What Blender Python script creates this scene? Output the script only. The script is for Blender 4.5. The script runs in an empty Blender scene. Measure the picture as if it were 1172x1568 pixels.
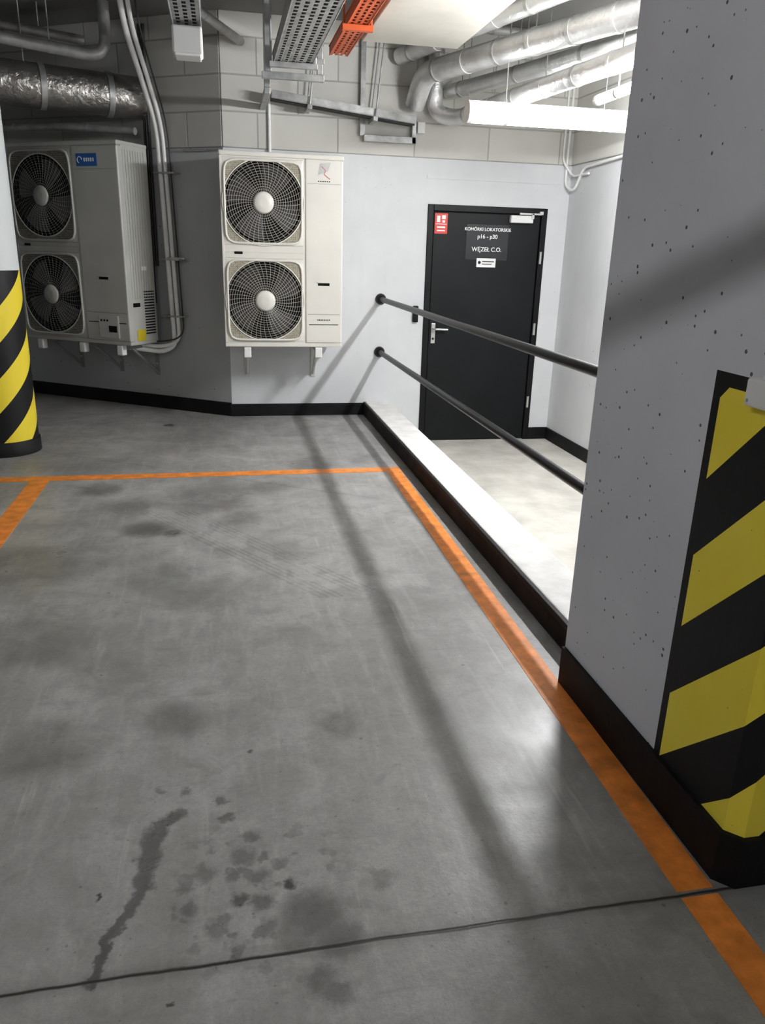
import bpy, bmesh, math, random
from mathutils import Vector, Matrix
random.seed(4)
H = 1.376
YW = 6.6
sc = bpy.context.scene
COL = sc.collection

# ---------------------------------------------------------------- node helpers
class NT:
    def __init__(s, name):
        s.mat = bpy.data.materials.new(name); s.mat.use_nodes = True
        s.nt = s.mat.node_tree; s.n = s.nt.nodes; s.l = s.nt.links
        s.bsdf = s.n['Principled BSDF']
    def add(s, t, **kw):
        nd = s.n.new(t)
        for k, v in kw.items(): setattr(nd, k, v)
        return nd
    def put(s, sock, v):
        if isinstance(v, bpy.types.NodeSocket): s.l.new(v, sock)
        else: sock.default_value = v
    def m(s, op, a, b=0.0, c=None, clamp=False):
        nd = s.add('ShaderNodeMath', operation=op, use_clamp=clamp)
        s.put(nd.inputs[0], a); s.put(nd.inputs[1], b)
        if c is not None: s.put(nd.inputs[2], c)
        return nd.outputs[0]
    def obj(s): return s.add('ShaderNodeTexCoord').outputs['Object']
    def sep(s, v):
        nd = s.add('ShaderNodeSeparateXYZ'); s.l.new(v, nd.inputs[0]); return nd.outputs
    def noise(s, vec, scale, detail=4, rough=.55, dist=0):
        nd = s.add('ShaderNodeTexNoise'); s.l.new(vec, nd.inputs['Vector'])
        nd.inputs['Scale'].default_value = scale; nd.inputs['Detail'].default_value = detail
        nd.inputs['Roughness'].default_value = rough; nd.inputs['Distortion'].default_value = dist
        return nd.outputs['Fac']
    def mr(s, v, a, b, c=0.0, d=1.0, smooth=False):
        nd = s.add('ShaderNodeMapRange')
        if smooth: nd.interpolation_type = 'SMOOTHSTEP'
        s.put(nd.inputs['Value'], v)
        for k, x in zip(('From Min', 'From Max', 'To Min', 'To Max'), (a, b, c, d)): s.put(nd.inputs[k], x)
        return nd.outputs['Result']
    def mix(s, f, a, b, mode='MIX'):
        nd = s.add('ShaderNodeMix', data_type='RGBA', blend_type=mode)
        s.put(nd.inputs[0], f)
        for i, x in ((6, a), (7, b)):
            if isinstance(x, bpy.types.NodeSocket): s.l.new(x, nd.inputs[i])
            else: nd.inputs[i].default_value = (*x, 1)
        return nd.outputs[2]
    def bump(s, h, st=.3, dist=.01):
        nd = s.add('ShaderNodeBump'); s.l.new(h, nd.inputs['Height'])
        nd.inputs['Strength'].default_value = st; nd.inputs['Distance'].default_value = dist
        s.l.new(nd.outputs[0], s.bsdf.inputs['Normal'])
    def scaled(s, v, sx, sy, sz, rz=0):
        nd = s.add('ShaderNodeMapping'); s.l.new(v, nd.inputs[0]); nd.inputs['Scale'].default_value = (sx, sy, sz); nd.inputs['Rotation'].default_value = (0, 0, rz)
        return nd.outputs[0]
    def base(s, c): s.put(s.bsdf.inputs['Base Color'], c if isinstance(c, bpy.types.NodeSocket) else (*c, 1))
    def set(s, rough=.5, metal=0.0, spec=.5):
        s.put(s.bsdf.inputs['Roughness'], rough); s.put(s.bsdf.inputs['Metallic'], metal)
        s.bsdf.inputs['Specular IOR Level'].default_value = spec

def plain(name, col, rough=.5, metal=0., var=.06, scale=8, spec=.5, bump=0):
    t = NT(name); o = t.obj(); f = t.noise(o, scale, 5)
    d = tuple(max(0, c * (1 - var * 2.2)) for c in col); l = tuple(min(1, c * (1 + var)) for c in col)
    t.base(t.mix(t.mr(f, .3, .7), d, l)); t.set(rough, metal, spec)
    if bump: t.bump(t.noise(o, scale * 6, 4), bump, .004)
    return t.mat

def pores(t, o, scale=26, gate=.72, thr=.13):
    v = t.add('ShaderNodeTexVoronoi'); t.l.new(o, v.inputs['Vector']); v.inputs['Scale'].default_value = scale
    c = t.sep(v.outputs['Color'])
    return t.m('MULTIPLY', t.m('LESS_THAN', v.outputs['Distance'], t.m('MULTIPLY', c[1], thr)), t.m('GREATER_THAN', c[0], gate))

def paint(name, col, gate=.8, rough=.7, dirty=.12):
    t = NT(name); o = t.obj()
    big = t.noise(o, 1.3, 5, .6); fine = t.noise(o, 30, 4)
    d = tuple(c * (1 - dirty) for c in col)
    c = t.mix(t.mr(big, .35, .65), d, col)
    c = t.mix(t.mr(t.noise(t.scaled(o, 6, 6, .8), 1.2, 4, .6), .5, .75, 0, .25), c, tuple(x * .78 for x in col))
    p = pores(t, o, 24, gate, .14)
    c = t.mix(p, c, tuple(x * .3 for x in col)); t.base(c); t.set(rough, 0, .3)
    h = t.m('ADD', t.m('MULTIPLY', fine, .35), t.m('MULTIPLY', big, 1.5)); h = t.m('SUBTRACT', h, t.m('MULTIPLY', p, 1.5))
    t.bump(h, .35, .006); return t.mat

def blocks(name, col):
    t = NT(name); o = t.obj(); s = t.sep(o)
    cb = t.add('ShaderNodeCombineXYZ'); t.l.new(s[0], cb.inputs[0]); t.l.new(t.m('SUBTRACT', s[2], .09), cb.inputs[1])
    b = t.add('ShaderNodeTexBrick'); t.l.new(cb.outputs[0], b.inputs['Vector'])
    b.inputs['Scale'].default_value = 1; b.inputs['Brick Width'].default_value = .62; b.inputs['Row Height'].default_value = .25
    b.inputs['Mortar Size'].default_value = .007; b.inputs['Mortar Smooth'].default_value = .5
    b.inputs['Color1'].default_value = (*col, 1); b.inputs['Color2'].default_value = (*[c * .9 for c in col], 1)
    b.inputs['Mortar'].default_value = (*[c * .62 for c in col], 1)
    f = t.noise(o, 2.2, 5)
    t.base(t.mix(t.mr(f, .3, .75, 0, .35), b.outputs['Color'], tuple(c * .65 for c in col))); t.set(.8, 0, .2)
    t.bump(t.m('SUBTRACT', t.m('MULTIPLY', t.noise(o, 25, 4), .3), b.outputs['Fac']), .5, .008)
    return t.mat

def emis(name, col, st):
    t = NT(name); t.base(col); t.bsdf.inputs['Emission Color'].default_value = (*col, 1)
    t.bsdf.inputs['Emission Strength'].default_value = st; return t.mat

# ---------------------------------------------------------------- materials
def floor_material():
    t = NT('concrete_floor'); o = t.obj(); s = t.sep(o)
    big = t.noise(o, .9, 6, .6, .4); mid = t.noise(o, 4.5, 6, .65, .3); fine = t.noise(o, 60, 4, .7); spk = t.noise(o, 190, 3, .8)
    m2 = t.noise(o, 10, 5, .6, .6)
    stre = t.noise(t.scaled(o, 9, 1.2, 1), 2.0, 5, .6, .5)
    c = t.mix(t.mr(big, .34, .66), (.25, .246, .234), (.50, .495, .478))
    c = t.mix(t.mr(mid, .36, .62, 0, .6), c, (.20, .196, .186))
    c = t.mix(t.mr(m2, .53, .68, 0, .42), c, (.17, .166, .157))
    c = t.mix(t.mr(stre, .5, .75, 0, .28), c, (.60, .595, .57))
    c = t.mix(t.mr(fine, .35, .7, 0, .32), c, (.19, .185, .172))
    c = t.mix(t.mr(spk, .5, .75, 0, .4), c, (.13, .125, .117))
    sc1 = t.noise(t.scaled(o, 1, 14, 1, .9), 1.6, 4, .7, .3); sc2 = t.noise(t.scaled(o, 16, 1, 1, .25), 1.3, 4, .7, .3)
    c = t.mix(t.mr(sc1, .60, .72, 0, .3), c, (.14, .136, .128)); c = t.mix(t.mr(sc2, .63, .72, 0, .22), c, (.62, .61, .59))
    c = t.mix(t.m('MULTIPLY', pores(t, o, 14, .86, .10), .6), c, (.1, .095, .09))
    c = t.mix(t.m('MULTIPLY', pores(t, o, 55, .8, .2), .5), c, (.12, .115, .11))
    n1 = t.add('ShaderNodeTexNoise'); t.l.new(o, n1.inputs['Vector']); n1.inputs['Scale'].default_value = 22; n1.inputs['Detail'].default_value = 5; n1.inputs['Roughness'].default_value = .65
    v1 = t.add('ShaderNodeVectorMath', operation='MULTIPLY_ADD'); t.l.new(n1.outputs['Color'], v1.inputs[0])
    v1.inputs[1].default_value = (.07, .07, 0); t.l.new(o, v1.inputs[2])
    sp = [(.102, 1.393, .016, .98), (.034, 1.357, .026, .65), (.144, 1.302, .07, .6), (.19, 1.23, .05, .55), (.10, 1.25, .04, .5),
          (-.157, 1.675, .02, .65), (-.015, 1.37, .018, .8), (.0, 1.50, .03, .55), (-.09, 1.46, .028, .5), (-.04, 1.64, .015, .65), (-.05, 1.71, .015, .65), (-.15, 1.76, .015, .55),
          (-.21, 1.77, .015, .55), (.03, 1.43, .025, .55), (.31, 1.38, .03, .45), (.14, 1.142, .035, .55), (.17, 1.11, .03, .55), (.302, 1.993, .06, .38),
          (.03, 1.9, .010, .85), (-.422, 3.83, .11, .7), (-.29, 3.76, .05, .75), (-.455, 6.28, .05, .9), (-.32, 1.43, .008, .9), (-.15, 1.14, .009, .9),
          (-.12, 1.36, .02, .5), (-.06, 1.30, .025, .5), (.05, 1.29, .025, .55), (-.4, 2.4, .12, .32), (.55, 2.9, .1, .2), (-.1, 3.0, .16, .3),
          (.02, 1.56, .018, .55), (-.02, 1.44, .018, .55), (.08, 1.46, .02, .5), (-.2, 2.1, .09, .4), (-.13, 1.42, .018, .5), (.7, 1.9, .12, .15),
          (-.1, 4.3, .22, .5), (-.55, 4.2, .13, .5), (.9, 5.1, .12, .5), (.55, 5.0, .16, .5), (-.9, 3.4, .3, .5), (.25, 4.5, .12, .45), (.8, 1.55, .05, .3), (-.3, 3.2, .15, .35), (-.75, 4.55, .12, .5),
          (.05, 3.95, .10, .42), (.72, 1.42, .05, .35), (-.7, 2.7, .2, .4), (-.55, 2.0, .14, .35), (.3, 3.4, .12, .28)]
    acc = None
    for x, y, r, st in sp:
        d = t.add('ShaderNodeVectorMath', operation='DISTANCE'); t.l.new(v1.outputs[0], d.inputs[0]); d.inputs[1].default_value = (x + .035, y + .035, 0)
        f = t.mr(d.outputs['Value'], r * 1.5, r * .5, 0, st, True)
        acc = f if acc is None else t.m('MAXIMUM', acc, f)
    st_ = [(-.17, 1.67), (-.205, 1.63), (-.222, 1.54), (-.228, 1.45), (-.25, 1.37), (-.285, 1.31), (-.302, 1.2)]
    wd = [.014, .024, .025, .021, .012, .013, .011]
    dv = t.sep(v1.outputs[0])
    for i in range(len(st_) - 1):
        (ax, ay), (bx, by) = st_[i], st_[i + 1]; ax += .035; bx += .035; ay += .035; by += .035
        L2 = (bx - ax) ** 2 + (by - ay) ** 2
        px = t.m('SUBTRACT', dv[0], ax); py = t.m('SUBTRACT', dv[1], ay)
        h = t.m('DIVIDE', t.m('ADD', t.m('MULTIPLY', px, bx - ax), t.m('MULTIPLY', py, by - ay)), L2, clamp=True)
        ex = t.m('SUBTRACT', px, t.m('MULTIPLY', h, bx - ax)); ey = t.m('SUBTRACT', py, t.m('MULTIPLY', h, by - ay))
        dd = t.m('SQRT', t.m('ADD', t.m('MULTIPLY', ex, ex), t.m('MULTIPLY', ey, ey)))
        w_ = (wd[i] + wd[i + 1]) / 2
        acc = t.m('MAXIMUM', acc, t.mr(dd, w_ * 1.4, w_ * .6, 0, .75, True))
    zd = t.add('ShaderNodeVectorMath', operation='DISTANCE'); t.l.new(o, zd.inputs[0]); zd.inputs[1].default_value = (.03, 1.38, 0)
    zone = t.mr(zd.outputs['Value'], .34, .1, 0, 1, True)
    acc = t.m('MAXIMUM', acc, t.m('MULTIPLY', zone, t.mr(t.noise(o, 17, 3, .5), .55, .64, 0, .5, True)))
    c = t.mix(t.m('MULTIPLY', acc, t.mr(mid, .25, .6, .75, 1)), c, (.05, .046, .042))
    for off in (0, .14):
        ln = t.m('ADD', t.m('ADD', t.m('MULTIPLY', s[0], .82), t.m('MULTIPLY', s[1], .57)), -1.98 - off)
        seg = t.m('MULTIPLY', t.m('GREATER_THAN', s[1], 2.9), t.m('LESS_THAN', s[1], 4.1))
        tread = t.m('GREATER_THAN', t.m('FRACT', t.m('MULTIPLY', ln, 38)), .4)
        c = t.mix(t.m('MULTIPLY', t.m('MULTIPLY', t.m('MULTIPLY', t.m('LESS_THAN', t.m('ABSOLUTE', ln), .05), seg), tread), t.mr(mid, .35, .65, .05, .4)), c, (.10, .095, .09))
    wob = t.m('MULTIPLY', t.m('SUBTRACT', t.noise(o, 6, 4), .5), .012)
    j1 = t.mr(t.m('ABSOLUTE', t.m('SUBTRACT', t.m('ADD', s[1], wob), 1.213)), .002, .0065, 1, 0)
    j1b = t.mr(t.m('ABSOLUTE', t.m('SUBTRACT', t.m('ADD', s[1], wob), 1.213)), .0, .03, .3, 0)
    j2 = t.mr(t.m('ABSOLUTE', t.m('SUBTRACT', t.m('ADD', s[1], t.m('MULTIPLY', s[0], .62)), 4.72)), .001, .005, .55, 0)
    c = t.mix(t.m('MAXIMUM', t.m('MAXIMUM', j1, j1b), j2), c, (.035, .033, .03))
    t.base(c)
    t.set(t.m('SUBTRACT', t.mr(mid, .3, .7, .29, .46), t.m('MULTIPLY', acc, .1)), 0, .5)
    t.bump(t.m('SUBTRACT', t.m('ADD', t.m('MULTIPLY', fine, .4), t.m('MULTIPLY', mid, .4)), t.m('MULTIPLY', j1, 2)), .35, .004)
    return t.mat

def pillar_material():
    t = NT('striped_pillar_paint'); o = t.obj(); s = t.sep(o)
    big = t.noise(o, 1.6, 4)
    g = t.mix(t.mr(big, .35, .65), (.62, .63, .67), (.70, .71, .75))
    p = pores(t, o, 34, .72, .17); g = t.mix(p, g, (.12, .12, .125))
    ph = t.m('DIVIDE', t.m('SUBTRACT', t.m('SUBTRACT', t.m('ADD', s[2], s[1]), t.m('SUBTRACT', s[0], 1.085)), 2.045), .38)
    st = t.m('LESS_THAN', t.m('FRACT', t.m('ADD', ph, 10)), .5)
    inner = t.m('MULTIPLY', t.m('LESS_THAN', s[1], 1.53), t.m('LESS_THAN', s[2], 1.112))
    region = t.m('MULTIPLY', t.m('LESS_THAN', s[1], 1.557), t.m('LESS_THAN', s[2], 1.143))
    yb = t.mix(t.m('MULTIPLY', st, inner), (.010, .010, .011), t.mix(t.mr(t.noise(o, 5, 5), .3, .7), (.92, .73, .05), (.97, .81, .09)))
    p2 = t.m('MULTIPLY', pores(t, o, 60, .8, .16), .8); yb = t.mix(p2, yb, (.05, .045, .02))
    t.base(t.mix(region, g, yb)); t.set(t.mr(region, 0, 1, .65, .5), 0, .25)
    t.bump(t.m('SUBTRACT', t.m('MULTIPLY', t.noise(o, 28, 4), .5), p), .35, .004); return t.mat

def column_material():
    t = NT('striped_column_paint'); o = t.obj(); s = t.sep(o)
    ang = t.m('ARCTAN2', s[1], s[0])
    arc = t.m('MULTIPLY', ang, .22)
    ph = t.m('DIVIDE', t.m('SUBTRACT', t.m('SUBTRACT', s[2], arc), .59 + .0), .40)
    st = t.m('LESS_THAN', t.m('FRACT', t.m('ADD', ph, 10)), .5)
    low = t.m('LESS_THAN', s[2], 1.19)
    yb = t.mix(st, (.010, .010, .011), (.86, .68, .05))
    t.base(t.mix(low, (.66, .69, .69), yb)); t.set(.5, 0, .25); return t.mat

def foil(name, col=(.62, .62, .62), rough=.33, b=.5, metal=.85):
    t = NT(name); o = t.obj()
    t.base(t.mix(t.mr(t.noise(o, 5, 5), .3, .7), tuple(c * .7 for c in col), col)); t.set(rough, metal, .5)
    t.bump(t.m('ADD', t.noise(o, 22, 5, .6, 1.0), t.noise(t.scaled(o, 1, 1, 1), 7, 3)), b, .012); return t.mat

M = {}
M['floor'] = floor_material(); M['pillar'] = pillar_material(); M['column'] = column_material()
M['wall'] = paint('grey_wall_paint', (.70, .715, .73)); M['wallL'] = paint('shaded_wall_paint', (.44, .45, .46))  # wallL is the wall paint darkened: left-hand shade put into its colour
M['blocks'] = blocks('painted_block_masonry', (.66, .65, .60)); M['blocksL'] = blocks('shaded_block_masonry', (.46, .455, .425))  # blocksL repeats the masonry darker, standing in for dim light on the left
M['ceil'] = paint('ceiling_concrete', (.20, .196, .19), .8)
M['black'] = plain('black_skirting_paint', (.009, .009, .010), .6, var=.3, scale=6, spec=.2, bump=.3)
M['orange'] = plain('orange_line_paint', (.86, .27, .045), .5, var=.16, scale=14, bump=.2)
M['curbtop'] = plain('raw_concrete', (.74, .73, .71), .75, var=.08, scale=9, bump=.5)
M['curbside'] = plain('brown_black_coating', (.022, .015, .012), .7, var=.5, scale=5, spec=.15, bump=.4)
M['landing'] = plain('landing_concrete', (.56, .54, .49), .5, var=.12, scale=4, bump=.3)
M['door'] = plain('black_door_enamel', (.008, .009, .010), .45, var=.12, scale=3, spec=.18)
M['frame'] = plain('black_frame_enamel', (.006, .006, .007), .45, var=.1, spec=.2)
M['rail'] = plain('black_rail_enamel', (.006, .006, .007), .35, var=.1, spec=.25)
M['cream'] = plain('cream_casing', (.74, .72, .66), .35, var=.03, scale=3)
M['creamD'] = plain('shaded_casing', (.47, .47, .44), .42, var=.05, scale=3)  # pale casing toned down: the dim left side is in the colour
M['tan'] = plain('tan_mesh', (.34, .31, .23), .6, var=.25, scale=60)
M['tanD'] = plain('shaded_mesh', (.28, .27, .23), .6, var=.25, scale=60)  # tan mesh greyed to carry the left unit's dim light
M['dark'] = plain('dark_interior', (.006, .006, .006), .6, spec=.1)
M['blade'] = plain('fan_blade_plastic', (.03, .03, .031), .45)
M['blade2'] = plain('fan_blade_dark', (.10, .10, .10), .4)
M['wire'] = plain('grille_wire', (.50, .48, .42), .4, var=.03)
M['wireD'] = plain('shaded_grille_wire', (.26, .26, .24), .4, var=.03)  # grille wire colour lowered to suggest the left unit's shade
M['white'] = plain('white_plastic', (.80, .80, .78), .4, var=.03)
M['galv'] = plain('galvanised_steel', (.46, .47, .46), .42, .7, var=.15, scale=14)
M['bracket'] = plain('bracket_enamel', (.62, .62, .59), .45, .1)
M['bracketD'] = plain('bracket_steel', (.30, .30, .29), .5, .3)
M['foil'] = foil('foil_insulation', (.82, .82, .81), .36, .45, .7); M['foilD'] = foil('duct_foil', (.38, .37, .35), .24, .8)
M['jacket'] = plain('grey_pipe_jacket', (.36, .36, .35), .45, .3, var=.15, scale=10, bump=.3)
M['hose'] = plain('white_hose', (.88, .88, .86), .42, var=.05)
M['hoseD'] = plain('black_cable', (.02, .02, .02), .5)
M['orangec'] = plain('orange_cable', (.55, .10, .03), .5, spec=.3)
M['panel'] = plain('beige_duct_board', (.46, .445, .39), .6, var=.1, scale=2)
M['red'] = plain('red_sign', (.62, .04, .03), .45)
M['blue'] = plain('blue_label', (.02, .12, .42), .45)
M['yellow'] = plain('yellow_label', (.65, .5, .02), .5)
M['silver'] = plain('brushed_steel', (.62, .62, .60), .32, .7)
M['paper'] = plain('white_sticker', (.85, .85, .84), .5, var=.02)
M['gloss'] = plain('dark_sign_plate', (.016, .017, .019), .3, spec=.3)
M['lampMain'] = emis('lamp_glow', (.985, .99, 1), 430)
M['lampSoft'] = emis('lamp_glow_soft', (.985, .995, 1), 7)
M['fillSide'] = emis('fill_glow_side', (.985, .99, 1), 140)
M['lampFill'] = emis('lamp_glow_fill', (.99, .99, 1), 22)

# ---------------------------------------------------------------- mesh builder
def rpath(pts, rad=.1, n=6):
    pts = [Vector(p) for p in pts]; out = [pts[0]]
    for i in range(1, len(pts) - 1):
        a, b, c = pts[i - 1], pts[i], pts[i + 1]
        r = min(rad, (a - b).length * .49, (c - b).length * .49)
        p = b + (a - b).normalized() * r; q = b + (c - b).normalized() * r
        for k in range(n + 1):
            u = k / n; out.append(p * (1 - u) ** 2 + b * 2 * u * (1 - u) + q * u * u)
    out.append(pts[-1]); return out

class B:
    def __init__(s, name, mats, mw=None):
        s.name = name; s.bm = bmesh.new(); s.mats = mats; s.mw = mw
    def box(s, a, b, mat=0, bev=0, M4=None, seg=2):
        t = bmesh.new(); bmesh.ops.create_cube(t, size=1)
        a, b = Vector(a), Vector(b); c = (a + b) / 2; d = b - a
        for v in t.verts: v.co = Vector((v.co.x * d.x, v.co.y * d.y, v.co.z * d.z)) + c
        if bev: bmesh.ops.bevel(t, geom=t.edges[:], offset=bev, segments=seg, affect='EDGES', profile=.5)
        s.merge(t, mat, M4)
    def merge(s, t, mat=None, M4=None, smooth=False):
        if M4 is not None: bmesh.ops.transform(t, matrix=M4, verts=t.verts)
        mp = {}
        for v in t.verts: mp[v] = s.bm.verts.new(v.co)
        for f in t.faces:
            try: nf = s.bm.faces.new([mp[v] for v in f.verts])
            except ValueError: continue
            nf.material_index = f.material_index if mat is None else mat; nf.smooth = f.smooth or smooth
        t.free()
    def sweep(s, pts, r, mat=0, seg=16, closed=False, caps=True):
        pts = [Vector(p) for p in pts]; n = len(pts); rings = []
        up = None
        for i, p in enumerate(pts):
            if closed: tg = (pts[(i + 1) % n] - pts[i - 1]).normalized()
            else: tg = (pts[min(i + 1, n - 1)] - pts[max(i - 1, 0)]).normalized()
            if up is None:
                up = Vector((0, 0, 1)) if abs(tg.z) < .9 else Vector((1, 0, 0))
            up = (up - tg * up.dot(tg)).normalized(); sd = tg.cross(up)
            rr = r[i] if isinstance(r, (list, tuple)) else r
            rings.append([s.bm.verts.new(p + (up * math.cos(k * 2 * math.pi / seg) + sd * math.sin(k * 2 * math.pi / seg)) * rr) for k in range(seg)])
        for i in range(n if closed else n - 1):
            A, C = rings[i], rings[(i + 1) % n]
            for k in range(seg):
                f = s.bm.faces.new((A[k], A[(k + 1) % seg], C[(k + 1) % seg], C[k])); f.material_index = mat; f.smooth = True
        if caps and not closed:
            for rg in (rings[0], rings[-1]):
                f = s.bm.faces.new([s.bm.verts.new(v.co) for v in rg]); f.material_index = mat
    def cyl(s, a, b, r, mat=0, seg=20): s.sweep([a, b], r, mat, seg)
    def poly(s, pts, mat=0):
        f = s.bm.faces.new([s.bm.verts.new(p) for p in pts]); f.material_index = mat
    def prism(s, foot, z0, z1, mat=0):
        bt = [s.bm.verts.new((x, y, z0)) for x, y in foot]; tp = [s.bm.verts.new((x, y, z1)) for x, y in foot]; n = len(foot)
        for f in [bt[::-1], tp] + [[bt[i], bt[(i + 1) % n], tp[(i + 1) % n], tp[i]] for i in range(n)]:
            s.bm.faces.new(f).material_index = mat
    def done(s, parent=None):
        bmesh.ops.recalc_face_normals(s.bm, faces=s.bm.faces[:])
        me = bpy.data.meshes.new(s.name); s.bm.to_mesh(me); s.bm.free()
        for m in s.mats: me.materials.append(M[m])
        ob = bpy.data.objects.new(s.name, me); COL.objects.link(ob)
        if s.mw is not None: ob.matrix_world = s.mw
        if parent: ob.parent = parent
        return ob

# ---------------------------------------------------------------- room shell
WD = Vector((-.833, .554, 0)).normalized()
ang = math.atan2(-WD.y, -WD.x)
MWL = Matrix.Translation((.045, YW, 0)) @ Matrix.Rotation(ang, 4, 'Z')
CZ = 3.0; HT = 2.998
b = B('floor', ['floor']); b.box((-6.5, -4.5, -.4), (1.19, 11.3, 0)); b.box((1.19, -4.5, -.4), (3.12, 2.1, 0)); b.done()
b = B('floor_landing', ['landing']); b.box((1.19, 2.1, -.4), (2.92, YW + .2, -.25)); b.done()
b = B('ceiling', ['ceil']); b.box((-6.5, -4.5, CZ), (3.12, 11.3, CZ + .2)); b.done()
DX0, DX1, DZ1 = 1.688, 2.736, 1.747
b = B('wall_back', ['wall', 'blocks'])
b.box((.045, YW, -.25), (DX0, YW + .2, 2.09)); b.box((DX1, YW, -.25), (2.92, YW + .2, 2.09)); b.box((DX0, YW, DZ1), (DX1, YW + .2, 2.09))
b.box((.045, YW - .015, 2.09), (2.92, YW + .2, CZ), 1, .004)
b.box((DX0 - .02, YW - .006, 1.94), (DX1 + .1, YW, 1.965), 0)
b.done()
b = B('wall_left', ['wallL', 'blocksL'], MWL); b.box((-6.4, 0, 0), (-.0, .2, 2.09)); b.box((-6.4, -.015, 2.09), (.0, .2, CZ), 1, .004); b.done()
b = B('wall_right', ['wall', 'blocks']); b.box((2.92, 2.1, -.4), (3.12, YW + .2, 2.09)); b.box((2.905, 2.1, 2.09), (3.12, YW + .2, CZ), 1); b.box((3.0, -4.5, 0), (3.12, 2.1, CZ)); b.done()
b = B('wall_side', ['wall']); b.box((-6.7, -4.5, 0), (-6.5, 11.3, CZ)); b.done()
b = B('wall_front', ['wall']); b.box((-6.5, -4.7, 0), (3.12, -4.5, CZ)); b.done()
b = B('baseboard_back', ['black']); b.box((.045, YW - .014, 0), (1.19, YW, .105), 0, .004); b.done()
b = B('baseboard_left', ['black'], MWL); b.box((-6.3, -.014, 0), (.0, 0, .115), 0, .004); b.done()
b = B('baseboard_landing', ['black']); b.box((DX1 + .0, YW - .014, -.25), (2.906, YW, -.14), 0, .004); b.box((1.42, YW - .014, -.25), (DX0, YW, -.14), 0, .004)
b.box((2.906, 2.2, -.25), (2.92, YW, -.14), 0, .004); b.done()

b = B('curb', ['curbtop', 'curbside', 'black'])
b.box((1.19, 2.13, -.25), (1.40, YW - .002, .12), 0, .008); b.box((1.178, 2.13, 0), (1.19, YW - .016, .095), 1, .003); b.box((1.174, 2.13, .093), (1.19, YW - .016, .115), 2, .003); b.done()

# pillar
ch = .032; x0, y0, x1, y1 = 1.085, 1.22, 1.56, 2.127
b = B('pillar', ['pillar', 'black'])
b.prism([(x0 + ch, y0), (x1, y0), (x1, y1), (x0, y1), (x0, y0 + ch)], 0, CZ)
e = .012
b.prism([(x0 + ch - e * .5, y0 - e), (x1 + e, y0 - e), (x1 + e, y1 + e * 0), (x0 - e, y1), (x0 - e, y0 + ch - e * .5)], 0, .135, 1)
b.done()
b = B('junction_box', ['white', 'silver'])
b.box((1.053, 1.30, 1.092), (1.085, 1.408, 1.150), 0, .006); b.box((1.06, 1.34, 1.15), (1.08, 1.37, 1.16), 0, .002)
b.cyl((1.0525, 1.396, 1.104), (1.054, 1.396, 1.104), .004, 1, 12); b.cyl((1.0525, 1.312, 1.14), (1.054, 1.312, 1.14), .004, 1, 12); b.done()

# round column
b = B('round_column', ['column', 'black'], Matrix.Translation((-1.505, 5.56, 0)))
b.cyl((0, 0, 0), (0, 0, HT), .22, 0, 64); b.sweep([(0, 0, 0), (0, 0, .09), (0, 0, .097)], [.229, .229, .222], 1, 64); b.done()

# floor lines
def stripe(name, p):
    b = B(name, ['orange']); b.prism(p, 0, .0015); return b.done()
stripe('floor_marking_line', [(.972, 1.222), (1.064, 1.222), (1.115, 4.86), (1.018, 4.86)])
stripe('floor_marking_line', [(.965, -.5), (1.06, -.5), (1.064, 1.204), (.972, 1.204)])
stripe('floor_marking_line', [(-2.6, 4.76), (1.017, 4.76), (1.018, 4.86), (-2.6, 4.86)])
stripe('floor_marking_line', [(-1.18, 1.222), (-1.07, 1.222), (-1.07, 4.76), (-1.18, 4.76)])

# ---------------------------------------------------------------- door
door = B('door_1', ['door', 'frame', 'silver', 'black', 'gloss', 'paper', 'red', 'white'])
fz = DZ1
door.box((DX0, YW - .012, -.25), (DX0 + .05, YW + .06, fz), 1, .004); door.box((DX1 - .05, YW - .012, -.25), (DX1, YW + .06, fz), 1, .004)
door.box((DX0 + .05, YW - .012, fz - .05), (DX1 - .05, YW + .06, fz), 1, .004)
lx0, lx1 = DX0 + .056, DX1 - .056
door.box((lx0, YW + .004, -.242), (lx1, YW + .05, fz - .056), 0, .004)
yf = YW + .004
for z in (1.35, .75, .1): door.cyl((lx1 + .02, YW - .02, z - .05), (lx1 + .02, YW - .02, z + .05), .011, 2, 12)
door.box((1.762, yf - .008, .62), (1.80, yf, .79), 2, .004)
door.sweep(rpath([(1.781, yf, .745), (1.781, yf - .055, .745), (1.90, yf - .055, .742)], .02), .009, 2, 12)
door.cyl((1.781, yf - .01, .66), (1.781, yf - .006, .66), .010, 3, 16)
door.box((2.40, yf - .05, 1.625), (2.60, yf, 1.685), 7, .008); door.box((2.47, yf - .062, 1.69), (2.67, yf - .045, 1.705), 2, .003)
door.box((2.58, yf - .062, 1.66), (2.60, yf - .045, 1.70), 2); door.box((2.65, yf - .06, 1.695), (2.68, YW - .01, 1.72), 2)
door.box((1.752, yf - .003, 1.52), (1.862, yf, 1.68), 6, .001)
px, pz = 1.752, 1.52
door.box((px + .008, yf - .004, pz + .074), (px + .102, yf - .003, pz + .078), 5)
door.box((px + .018, yf - .004, pz + .09), (px + .045, yf - .003, pz + .14), 5); door.box((px + .06, yf - .004, pz + .115), (px + .092, yf - .003, pz + .145), 5)
door.box((px + .065, yf - .004, pz + .088), (px + .088, yf - .003, pz + .105), 5); door.box((px + .02, yf - .004, pz + .045), (px + .09, yf - .003, pz + .058), 5)
door.box((px + .02, yf - .004, pz + .02), (px + .09, yf - .003, pz + .03), 5)
door.box((2.03, yf - .003, 1.32), (2.405, yf, 1.605), 4, .001)
door.box((2.135, yf - .005, 1.262), (2.305, yf, 1.335), 5, .001)
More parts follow.
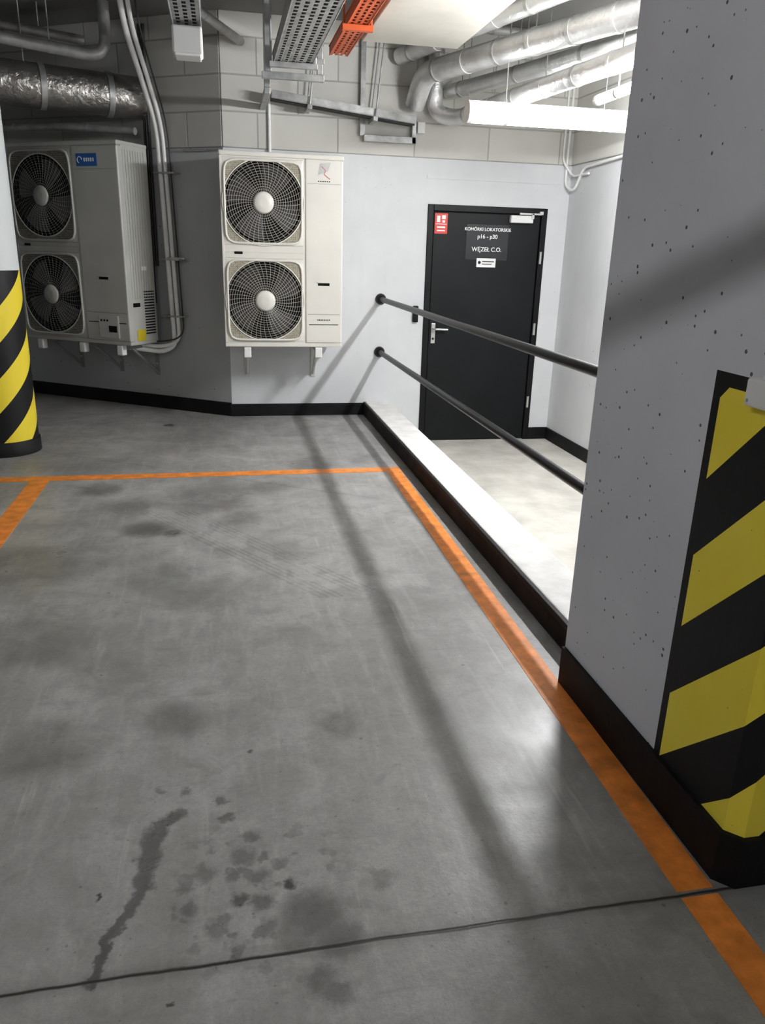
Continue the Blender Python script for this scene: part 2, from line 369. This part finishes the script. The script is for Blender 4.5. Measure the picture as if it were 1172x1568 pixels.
door.cyl((2.16, yf - .006, 1.30), (2.16, yf - .005, 1.30), .013, 3, 16); door.box((2.185, yf - .006, 1.305), (2.29, yf - .005, 1.312), 3); door.box((2.185, yf - .006, 1.285), (2.27, yf - .005, 1.291), 3)
dobj = door.done()
def text(name, body, x, z, size, y, parent, mat='paper', bold=.0007):
    c = bpy.data.curves.new(name, 'FONT'); c.body = body; c.size = size; c.align_x = 'CENTER'; c.align_y = 'CENTER'; c.extrude = .0005; c.offset = bold
    o = bpy.data.objects.new(name, c); COL.objects.link(o); c.materials.append(M[mat]); o.location = (x, y, z); o.rotation_euler = (math.pi / 2, 0, 0); o.parent = parent
text('sign_text_1', 'KOMÓRKI LOKATORSKIE', 2.218, 1.565, .036, yf - .0045, dobj)
text('sign_text_2', 'p16 - p30', 2.218, 1.508, .046, yf - .0045, dobj)
text('sign_text_3', 'WĘZEŁ C.O.', 2.218, 1.405, .048, yf - .0045, dobj)
b = B('door_contact_box', ['black', 'silver']); b.box((1.592, YW - .03, .80), (1.636, YW, .935), 0, .005); b.cyl((1.614, YW - .033, .9), (1.614, YW - .03, .9), .008, 1, 12); b.done()

# handrail
b = B('handrail', ['rail'])
for z in (.985, .545):
    b.cyl((1.31, 2.128, z), (1.31, YW - .01, z), .021, 0, 20)
    b.sweep([(1.31, YW, z), (1.31, YW - .012, z), (1.31, YW - .03, z), (1.31, YW - .045, z), (1.31, YW - .05, z)], [.046, .046, .04, .028, .021], 0, 28)
    b.sweep([(1.31, 2.128, z), (1.31, 2.14, z), (1.31, 2.16, z)], [.045, .045, .022], 0, 24)
b.done()

# ---------------------------------------------------------------- air conditioners
def make_ac(name, w, h, d, fw, fans, R, mw, mats, gap, side=False):
    b = B(name, mats, mw); fd = .05
    b.box((0.002, fd, 0.02), (w - .002, d, h - .012), 0, .006)
    b.box((0, fd - .01, h - .03), (w, d + .004, h), 0, .008)
    b.box((-.004, 0.0, h - .035), (w + .004, fd, h), 0, .010)
    b.box((0, 0.004, 0), (w, d, .03), 0, .005)
    b.box((fw + .004, 0, .03), (w, fd + .02, h - .035), 0, .010)
    b.box((fw - .012, .006, .03), (fw + .002, fd, h - .035), 0)
    b.box((0, .004, .03), (.02, fd, h - .035), 0, .004)
    zs = [.03] + [(fans[i] + fans[i + 1]) / 2 for i in range(len(fans) - 1)] + [h - .035]
    for i, cz in enumerate(sorted(fans)):
        z0, z1 = zs[i], zs[i + 1]
        xa, xb = .018, fw - .010
        ha = min(cz - z0, z1 - cz) - .012
        za, zb = cz - ha, cz + ha
        b.box((xa, .006, z0), (xb, fd, za), 0, .003); b.box((xa, .006, zb), (xb, fd, z1), 0, .003)
        N = 64; sq = []; ci = []; cb = []
        for k in range(N):
            a = 2 * math.pi * k / N; c_, s_ = math.cos(a), math.sin(a)
            hx = (xb - xa) / 2 - .012; hz = ha - .012
            p = 9; rr = (abs(c_) ** p + abs(s_) ** p) ** (-1 / p)
            mx = (xa + xb) / 2
            sq.append(b.bm.verts.new((mx + c_ * rr * hx, .0, cz + s_ * rr * hz)))
            ci.append(b.bm.verts.new((mx + c_ * R * 1.03, .0, cz + s_ * R * 1.03)))
            cb.append(b.bm.verts.new((mx + c_ * R * 1.0, fd - .001, cz + s_ * R * 1.0)))
        cx = (xa + xb) / 2
        for k in range(N):
            j = (k + 1) % N
            f = b.bm.faces.new((sq[k], sq[j], ci[j], ci[k])); f.material_index = 1
            f = b.bm.faces.new((ci[k], ci[j], cb[j], cb[k])); f.material_index = 2
        f = b.bm.faces.new(cb); f.material_index = 2
        rim = [v.co + Vector((0, -.002, 0)) for v in sq]
        b.sweep([(p.x, p.y, p.z) for p in rim], .009, 0, 8, closed=True)
        b.sweep([(cx + R * 1.035 * math.cos(2 * math.pi * k / 64), -.001, cz + R * 1.035 * math.sin(2 * math.pi * k / 64)) for k in range(64)], .005, 0, 6, closed=True)
        ou = []
        for k in range(N):
            a = 2 * math.pi * k / N; c_, s_ = math.cos(a), math.sin(a); m_ = 1 / max(abs(c_), abs(s_))
            ou.append(b.bm.verts.new((cx + c_ * m_ * (xb - xa) / 2, .004, cz + s_ * m_ * ha)))
        for k in range(N):
            j = (k + 1) % N; f = b.bm.faces.new((sq[k], sq[j], ou[j], ou[k])); f.material_index = 0
        for sx in (-1, 1):
            for sz in (-1, 1):
                for ix in range(14):
                    for iz in range(14):
                        X = cx + sx * ((xb - xa) / 2 - .026 - ix * .014); Z = cz + sz * (ha - .026 - iz * .014)
                        if math.hypot(X - cx, Z - cz) > R * 1.07 and ix + iz > 0:
                            b.poly([(X - .004, -.0008, Z), (X, -.0008, Z - .004), (X + .004, -.0008, Z), (X, -.0008, Z + .004)], 2 if side else 4)
        r = .075
        while r < R * 1.01:
            b.sweep([(cx + r * math.cos(2 * math.pi * k / 48), -.010 + .012 * (r / R) ** 3, cz + r * math.sin(2 * math.pi * k / 48)) for k in range(48)], .0014, 4, 4, closed=True)
            r += .0175
        for k in range(44):
            a = 2 * math.pi * k / 44
            pts = []
            for q in range(5):
                rr = .06 + (R * 1.03 - .06) * q / 4; aa = a + .16 * (q / 4) ** 1.5
                pts.append((cx + rr * math.cos(aa), -.012 + .012 * (rr / R) ** 3, cz + rr * math.sin(aa)))
            b.sweep(pts, .0014, 4, 4)
        b.sweep([(cx, -.004, cz), (cx, -.016, cz), (cx, -.024, cz), (cx, -.028, cz)], [.075, .075, .062, .03], 0, 32)
        for k in range(4):
            a0 = 2 * math.pi * k / 4 + i * .5; pr = None
            for q in range(9):
                aa = a0 + q * .115
                yy = .012 + .028 * q / 8
                A = Vector((cx + .07 * math.cos(aa), yy, cz + .07 * math.sin(aa)))
                ro = R * (.93 - .03 * abs(q - 4) / 4); ab = aa + .18
                C = Vector((cx + ro * math.cos(ab), yy, cz + ro * math.sin(ab)))
                if pr: b.poly([pr[0], A, C, pr[1]], 3)
                pr = (A, C)
    pc = (fw + w) / 2
    b.box((pc - .045, -.002, h * .335), (pc + .045, .002, h * .335 + .022), 2, .001); b.box((pc - .05, -.006, h * .335 + .02), (pc + .05, .001, h * .335 + .03), 0, .002)
    b.box((.09, .002, h / 2 - .012), (.15, .008, h / 2 + .006), 2, .001)
    b.box((fw + .02, -.001, .25), (w - .02, .0, .252), 2); b.box((fw + .02, -.001, h - .20), (w - .02, .0, h - .1985), 2)
    b.box((fw + .03, -.0015, .17), (w - .03, .0, .176), 2)
    if side:
        b.box((fw + .05, -.002, h - .18), (fw + .25, 0, h - .09), 7, .001)
        b.sweep([(fw + .085 + .022 * math.cos(t_ * .55), -.003, h - .135 + .022 * math.sin(t_ * .55)) for t_ in range(9)], .003, 8, 6)
        for k in range(5): b.box((fw + .125 + k * .021, -.003, h - .147), (fw + .138 + k * .021, -.002, h - .122), 8)
        for k in range(9): b.box((w - .002, .06 + k * .03, .36), (w + .003, .068 + k * .03, h - .06), 0)
        for k in range(16): b.box((w, .20, .08 + k * .022), (w + .003, .32, .09 + k * .022), 2)
        b.box((w, .06, .30), (w + .006, .14, .33), 2); b.box((w, .19, .58), (w + .003, .25, .61), 8)
        b.box((w - .30, -.01, .05), (w - .10, .0, .23), 0, .008); b.box((w - .2, -.014, .10), (w - .12, -.009, .15), 2, .002)
        for k in range(3): b.cyl((w - .27 + k * .03, -.014, .19), (w - .27 + k * .03, -.009, .19), .008, 2, 12)
        b.box((w, .09, .03), (w + .003, .19, .12), 9)
    else:
        b.poly([(pc - .045, -.0015, h - .14), (pc - .03, -.0015, h - .06), (pc + .05, -.0015, h - .05), (pc + .03, -.0015, h - .11)], 6)
        b.sweep(rpath([(pc - .02, -.002, h - .08), (pc + .015, -.002, h - .11), (pc - .005, -.002, h - .13), (pc + .045, -.002, h - .165)], .03), .002, 10, 6)
        for k in range(6): b.box((pc - .045 + k * .016, -.002, h - .185), (pc - .035 + k * .016, -.001, h - .178), 2)
        for k in range(8): b.box((pc - .05 + k * .013, -.002, .205), (pc - .042 + k * .013, -.001, .213), 2)
        b.cyl((w, .26, .12), (w + .03, .26, .12), .012, 6, 12); b.cyl((w, .26, .07), (w + .03, .26, .07), .016, 6, 12)
    for bx in ((.15, w - .20) if not side else (.12, w / 2 + .02, w - .14)):
        yb = d + gap
        b.box((bx, .02, -.045), (bx + .035, yb, -.002), 5, .003)
        b.box((bx, yb - .008, -.30), (bx + .04, yb, .12), 5, .002)
        b.sweep([(bx + .018, yb - .01, -.27), (bx + .018, .14, -.03)], .013, 5, 8)
        b.box((bx - .012, .005, -.085), (bx + .045, .06, -.003), 8, .008)
        b.cyl((bx + .018, .045, -.003), (bx + .018, .045, .0), .02, 2, 12)
        for zz in (-.27, -.2): b.cyl((bx + .02, yb - .014, zz), (bx + .02, yb - .006, zz), .009, 6, 8)
    return b.done()
ac_h = 1.39
make_ac('air_conditioner', .905, ac_h, .34, .615, [.348, 1.046], .288, Matrix.Translation((.01, 6.15, .637)),
        ['cream', 'tan', 'dark', 'blade', 'wire', 'bracket', 'silver', 'blue', 'white', 'yellow', 'red'], .109)
fc = Vector((-.735, 6.55, .59)) + WD * 1.10
MA = Matrix.Translation(fc) @ Matrix.Rotation(ang, 4, 'Z')
nrm = Matrix.Rotation(ang, 3, 'Z') @ Vector((0, 1, 0))
dist = (Vector((.045, YW, 0)) - Vector((fc.x, fc.y, 0))).dot(nrm)
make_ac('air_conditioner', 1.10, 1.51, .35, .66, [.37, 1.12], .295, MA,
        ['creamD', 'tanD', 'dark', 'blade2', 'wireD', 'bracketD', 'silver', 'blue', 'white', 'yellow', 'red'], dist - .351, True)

# ---------------------------------------------------------------- pipes by the oblique wall
def wl(x, off, z):
    p = MWL @ Vector((x, -off, z)); return (p.x, p.y, p.z)
b = B('refrigerant_pipe', ['hose', 'hoseD', 'galv'])
for k, (r, m) in enumerate(((.020, 0), (.016, 0), (.006, 1))):
    o = k * .050
    b.sweep(rpath([(-.62 + o, 6.35, HT), (-.60 + o, 6.40, 2.80), wl(-.56 + o, .06, 2.25), wl(-.535 + o, .06, 1.5), wl(-.505 + o, .06, .56 + o * .8), wl(-.60, .10 + o * .3, .51 + o * .8), wl(-.82, .26, .545 + o * .8)], .16, 8), r, m, 12)
for z in (1.9, 1.25, .8):
    b.box((-.60, -.09, z), (-.40, 0, z + .012), 2, M4=MWL)
b.box((-.50, -.11, 1.262), (-.33, -.085, 1.274), 2, M4=MWL)
b.done()
b = B('cable_conduit', ['jacket', 'hoseD'])
b.sweep([wl(-.66, .03, 2.95), wl(-.66, .03, 1.2)], .012, 1, 8); b.sweep([wl(-.70, .03, 2.95), wl(-.70, .03, .9)], .010, 1, 8)
b.sweep([wl(-.35, .025, 2.07), wl(-.02, .025, 2.07)], .008, 0, 8); b.done()
b = B('ventilation_duct', ['foilD', 'galv'])
P0, P1 = Vector((-3.2, 6.05, 2.46)), Vector((-.40, 7.02, 2.44)); P1 = P0 + (P1 - P0) * .945; dv = P1 - P0
b.cyl(P0, P1, .15, 0, 40)
for k in range(6): c = P0 + dv * (.05 + k * .17); b.cyl(c, c + dv.normalized() * .04, .157, 1, 40)
for k in (.3, .7):
    c = P0 + dv * k; b.cyl(c + Vector((0, 0, .15)), Vector((c.x, c.y, HT)), .006, 1, 8)
b.done()
def pipe(name, pts, r, mats=('jacket', 'galv'), rad=.15, bands=.45, hang=True, seg=20):
    b = B(name, list(mats)); pp = rpath(pts, rad, 8); b.sweep(pp, r, 0, seg)
    for i in range(len(pts) - 1):
        a, c = Vector(pts[i]), Vector(pts[i + 1]); L = (c - a).length; u = (c - a) / L; n = int(L / bands)
        for k in range(n):
            q = a + u * (bands * (k + .5)); b.sweep([q - u * .014, q + u * .014], r * 1.05, 0 if k % 2 else 1, seg)
            if hang and k % 3 == 0 and abs(u.z) < .5: b.cyl(q, (q.x, q.y, HT), .005, 1, 6)
    return b.done()
pipe('water_pipe', [(-2.6, 5.95, 2.74), (-.76, 6.62, 2.64), (-.76, 6.62, HT)], .04)
pipe('water_pipe', [(-2.7, 6.2, 2.86), (-.95, 6.9, 2.80)], .032)
pipe('water_pipe', [(-2.6, 5.0, 2.80), (-.3, 5.3, 2.80), (.2, 6.55, 2.80)], .03)
pipe('cable_conduit', [(-2.2, 7.75, 2.24), (-1.2, 7.16, 2.24), (-.62, 6.88, 2.20)], .028, ('jacket', 'galv'), hang=False)

# silver insulated pipes
FM = ('foil', 'galv')
pipe('insulated_pipe', [(1.52, 6.50, 2.45), (1.55, 6.33, 2.64), (2.36, 4.25, 2.64), (2.75, 2.3, 2.64)], .078, FM, .12, .34)
pipe('insulated_pipe', [(1.68, 6.5, 2.99), (1.68, 6.5, 2.40), (1.84, 6.4, 2.36), (2.26, 4.35, 2.42), (2.6, 2.3, 2.42)], .060, FM, .10, .34)
pipe('insulated_pipe', [(1.80, 6.53, 2.56), (2.02, 5.9, 2.56), (2.50, 4.3, 2.56), (2.8, 2.3, 2.56)], .055, FM, .1, .34)
pipe('insulated_pipe', [(1.40, 6.53, 2.78), (2.15, 4.3, 2.82), (2.4, 2.3, 2.82)], .06, FM, .1, .34)
pipe('insulated_pipe', [(2.1, 6.53, 2.40), (2.15, 6.1, 2.46), (2.62, 4.3, 2.50), (2.83, 2.3, 2.50)], .04, ('jacket', 'galv'), .1, .34)
pipe('water_pipe', [(1.35, 6.1, 2.93), (2.85, 6.3, 2.93)], .035, ('jacket', 'galv'))
b = B('cable_conduit', ['hose', 'galv'])
b.sweep(rpath([(2.86, 6.57, 2.9), (2.86, 6.57, 1.93), (2.89, 6.45, 1.88), (2.89, 6.30, 2.05), (2.89, 4.9, 2.10), (2.89, 3.5, 2.10)], .06), .011, 0, 10)
b.sweep(rpath([(2.82, 6.57, 2.9), (2.82, 6.57, 2.12), (2.89, 6.50, 2.0), (2.89, 6.2, 2.0)], .05), .009, 0, 10)
b.done()
b = B('cable_conduit', ['hose', 'galv']); b.cyl((.40, 6.572, 2.5), (.40, 6.572, 2.04), .012, 0, 10); b.done()

# flat duct board under the ceiling
b = B('flat_air_duct', ['panel', 'galv']); b.box((.95, 2.3, 2.66), (1.60, 5.65, 2.90), 0, .006)
for y in (2.6, 3.6, 4.4): b.box((.93, y, 2.64), (1.62, y + .03, 2.66), 1); b.cyl((.935, y + .015, 2.65), (.935, y + .015, HT), .006, 1, 8); b.cyl((1.615, y + .015, 2.65), (1.615, y + .015, HT), .006, 1, 8)
b.done()

# ---------------------------------------------------------------- cable trays
def tray(name, w, L, hgt, mw, mats=('galv', 'hoseD'), hang=(), lanes=4, cables=0):
    b = B(name, list(mats), mw)
    lw = w / (lanes * 2 + 1); n = int(L / .06)
    for i in range(lanes * 2 + 1):
        xa, xb = i * lw, (i + 1) * lw
        if i % 2 == 0: b.poly([(xa, 0, 0), (xb, 0, 0), (xb, L, 0), (xa, L, 0)], 0)
        else:
            for k in range(n):
                o = .03 if (i // 2) % 2 else 0
                b.poly([(xa, k * .06 + o, 0), (xb, k * .06 + o, 0), (xb, k * .06 + o + .022, 0), (xa, k * .06 + o + .022, 0)], 0)
    for x in (0, w):
        b.box((x - .0015, 0, 0), (x + .0015, L, hgt), 0); b.box((x - .006, 0, hgt - .003), (x + .006, L, hgt + .002), 0)
        b.sweep([(x, 0, 0), (x, L, 0)], .004, 0, 6)
    for k in range(cables): b.sweep([(w * (k + .6) / (cables + .3), 0, .02), (w * (k + .6) / (cables + .3) + .01, L / 2, .022), (w * (k + .6) / (cables + .3), L, .02)], w / (cables * 2.6), 1, 8)
    for y, top in hang:
        b.box((-.03, y, -.035), (w + .03, y + .035, -.004), 0, .002)
        for x in (-.02, w + .02): b.cyl((x, y + .017, -.03), (x, y + .017, top - .003), .006, 0, 8)
    return b.done()
tray('cable_tray', .24, 5.3, .06, Matrix.Translation((.37, .3, 2.474)), hang=((1.0, .526), (3.2, .526), (5.15, .526)), lanes=5, cables=5)
tray('cable_tray', .135, 4.2, .05, Matrix.Translation((-.19, .3, 2.40)), hang=((1.2, .6), (3.2, .6)), lanes=3, cables=3)
tray('cable_tray', .16, 1.1, .05, Matrix.Translation((1.50, 6.36, 2.30)) @ Matrix.Rotation(math.radians(90), 4, 'Z') @ Matrix.Rotation(math.radians(6), 4, 'X') , ('galv', 'hoseD'), hang=((.3, .6), (.8, .55)), lanes=3, cables=2)
tray('cable_tray', .12, 5.4, .05, Matrix.Translation((.76, .4, 2.60)), ('orangec', 'orangec'), hang=((2.0, .4), (4.6, .4)), lanes=3, cables=5)
b = B('tray_support', ['galv'])
b.box((.30, 5.60, 2.40), (.70, 5.64, 2.44), 0, .003); b.box((.32, 5.60, 2.44), (.36, 5.64, HT), 0, .003); b.box((.655, 5.60, 2.44), (.69, 5.64, HT), 0, .003)
b.box((.33, 5.9, 2.36), (.37, 6.58, 2.40), 0, .003); b.box((.33, 5.9, 2.40), (.37, 5.94, HT), 0, .003)
for z in (2.5, 2.6, 2.7): b.box((.63, 5.59, z), (.70, 5.60, z + .03), 0, .002)
b.done()
b = B('support_channel', ['galv', 'white']); b.box((1.10, 6.55, 2.22), (1.14, 6.584, HT), 0, .003); b.box((1.13, 6.535, 2.18), (1.55, 6.584, 2.23), 0, .004); b.box((1.515, 6.535, 2.18), (1.55, 6.584, 2.34), 0, .004); b.box((1.56, 6.535, 2.26), (1.62, 6.584, 2.34), 1, .004); b.done()

b = B('emergency_light', ['white', 'paper', 'galv'])
b.box((-.195, 4.40, 2.265), (-.05, 4.55, 2.385), 0, .010); b.box((-.185, 4.41, 2.255), (-.06, 4.54, 2.27), 1, .004); b.box((-.14, 4.46, 2.385), (-.11, 4.49, 2.398), 2); b.done()

# ---------------------------------------------------------------- lamps
def lamp(name, c, a, L, r, glow, hang_z=HT):
    a = Vector(a).normalized(); c = Vector(c)
    b = B(name, [glow, 'white', 'galv'])
    b.sweep([c - a * L / 2, c - a * (L / 2 - .01), c + a * (L / 2 - .01), c + a * L / 2], [r * .8, r, r, r * .8], 0, 24)
    for s in (-1, 1):
        q = c + a * s * L / 2; b.sweep([q, q + a * s * .03], r * 1.02, 1, 24)
        q2 = c + a * s * L * .3; b.sweep([q2 - a * .012, q2 + a * .012], r * 1.05, 1, 24)
        b.cyl(q2 + Vector((0, 0, r)), (q2.x, q2.y, hang_z), .005, 2, 6)
    return b.done()
lamp('fluorescent_lamp', (2.22, 4.15, 2.25), (0, 1, 0), 1.15, .028, 'lampMain')
lamp('fluorescent_lamp', (2.25, 5.45, 2.26), (1, 0, 0), 1.18, .068, 'lampSoft')
lamp('fluorescent_lamp', (-1.7, .2, 2.75), (.707, -.707, 0), 1.2, .02, 'fillSide')  # unseen fill lamp for the pillar face, set diagonally to sharpen its shadow band
lamp('fluorescent_lamp', (1.5, -1.7, 2.75), (1, 0, 0), 1.5, .045, 'lampFill')  # unseen fill lamp, added to brighten the pillar's near side and floor
b = B('cable_conduit', ['jacket', 'galv'])  # unseen conduit, added to cast the shadow band across the pillar
b.cyl((-1.5, 1.45, 2.27), (.2, -.25, 2.27), .02, 0, 16); b.cyl((-1.4, 1.35, 2.27), (-1.4, 1.35, HT), .005, 1, 6); b.cyl((.1, -.15, 2.27), (.1, -.15, HT), .005, 1, 6); b.done()

w = bpy.data.worlds.new('World'); sc.world = w; w.use_nodes = True
w.node_tree.nodes['Background'].inputs[0].default_value = (.5, .52, .55, 1); w.node_tree.nodes['Background'].inputs[1].default_value = .02

# ---------------------------------------------------------------- camera
cam = bpy.data.cameras.new('camera'); co = bpy.data.objects.new('camera', cam); COL.objects.link(co)
R = Matrix(((.9803, .0373, -.1937), (-.1953, .3212, -.9266), (.0277, .9463, .3223)))
co.matrix_world = Matrix.Translation((0, 0, H)) @ R.to_quaternion().to_matrix().to_4x4()
cam.sensor_fit = 'VERTICAL'; cam.sensor_height = 24; cam.lens = 24 * 1177 / 1568; cam.clip_start = .02
sc.camera = co
sc.view_settings.view_transform = 'Standard'
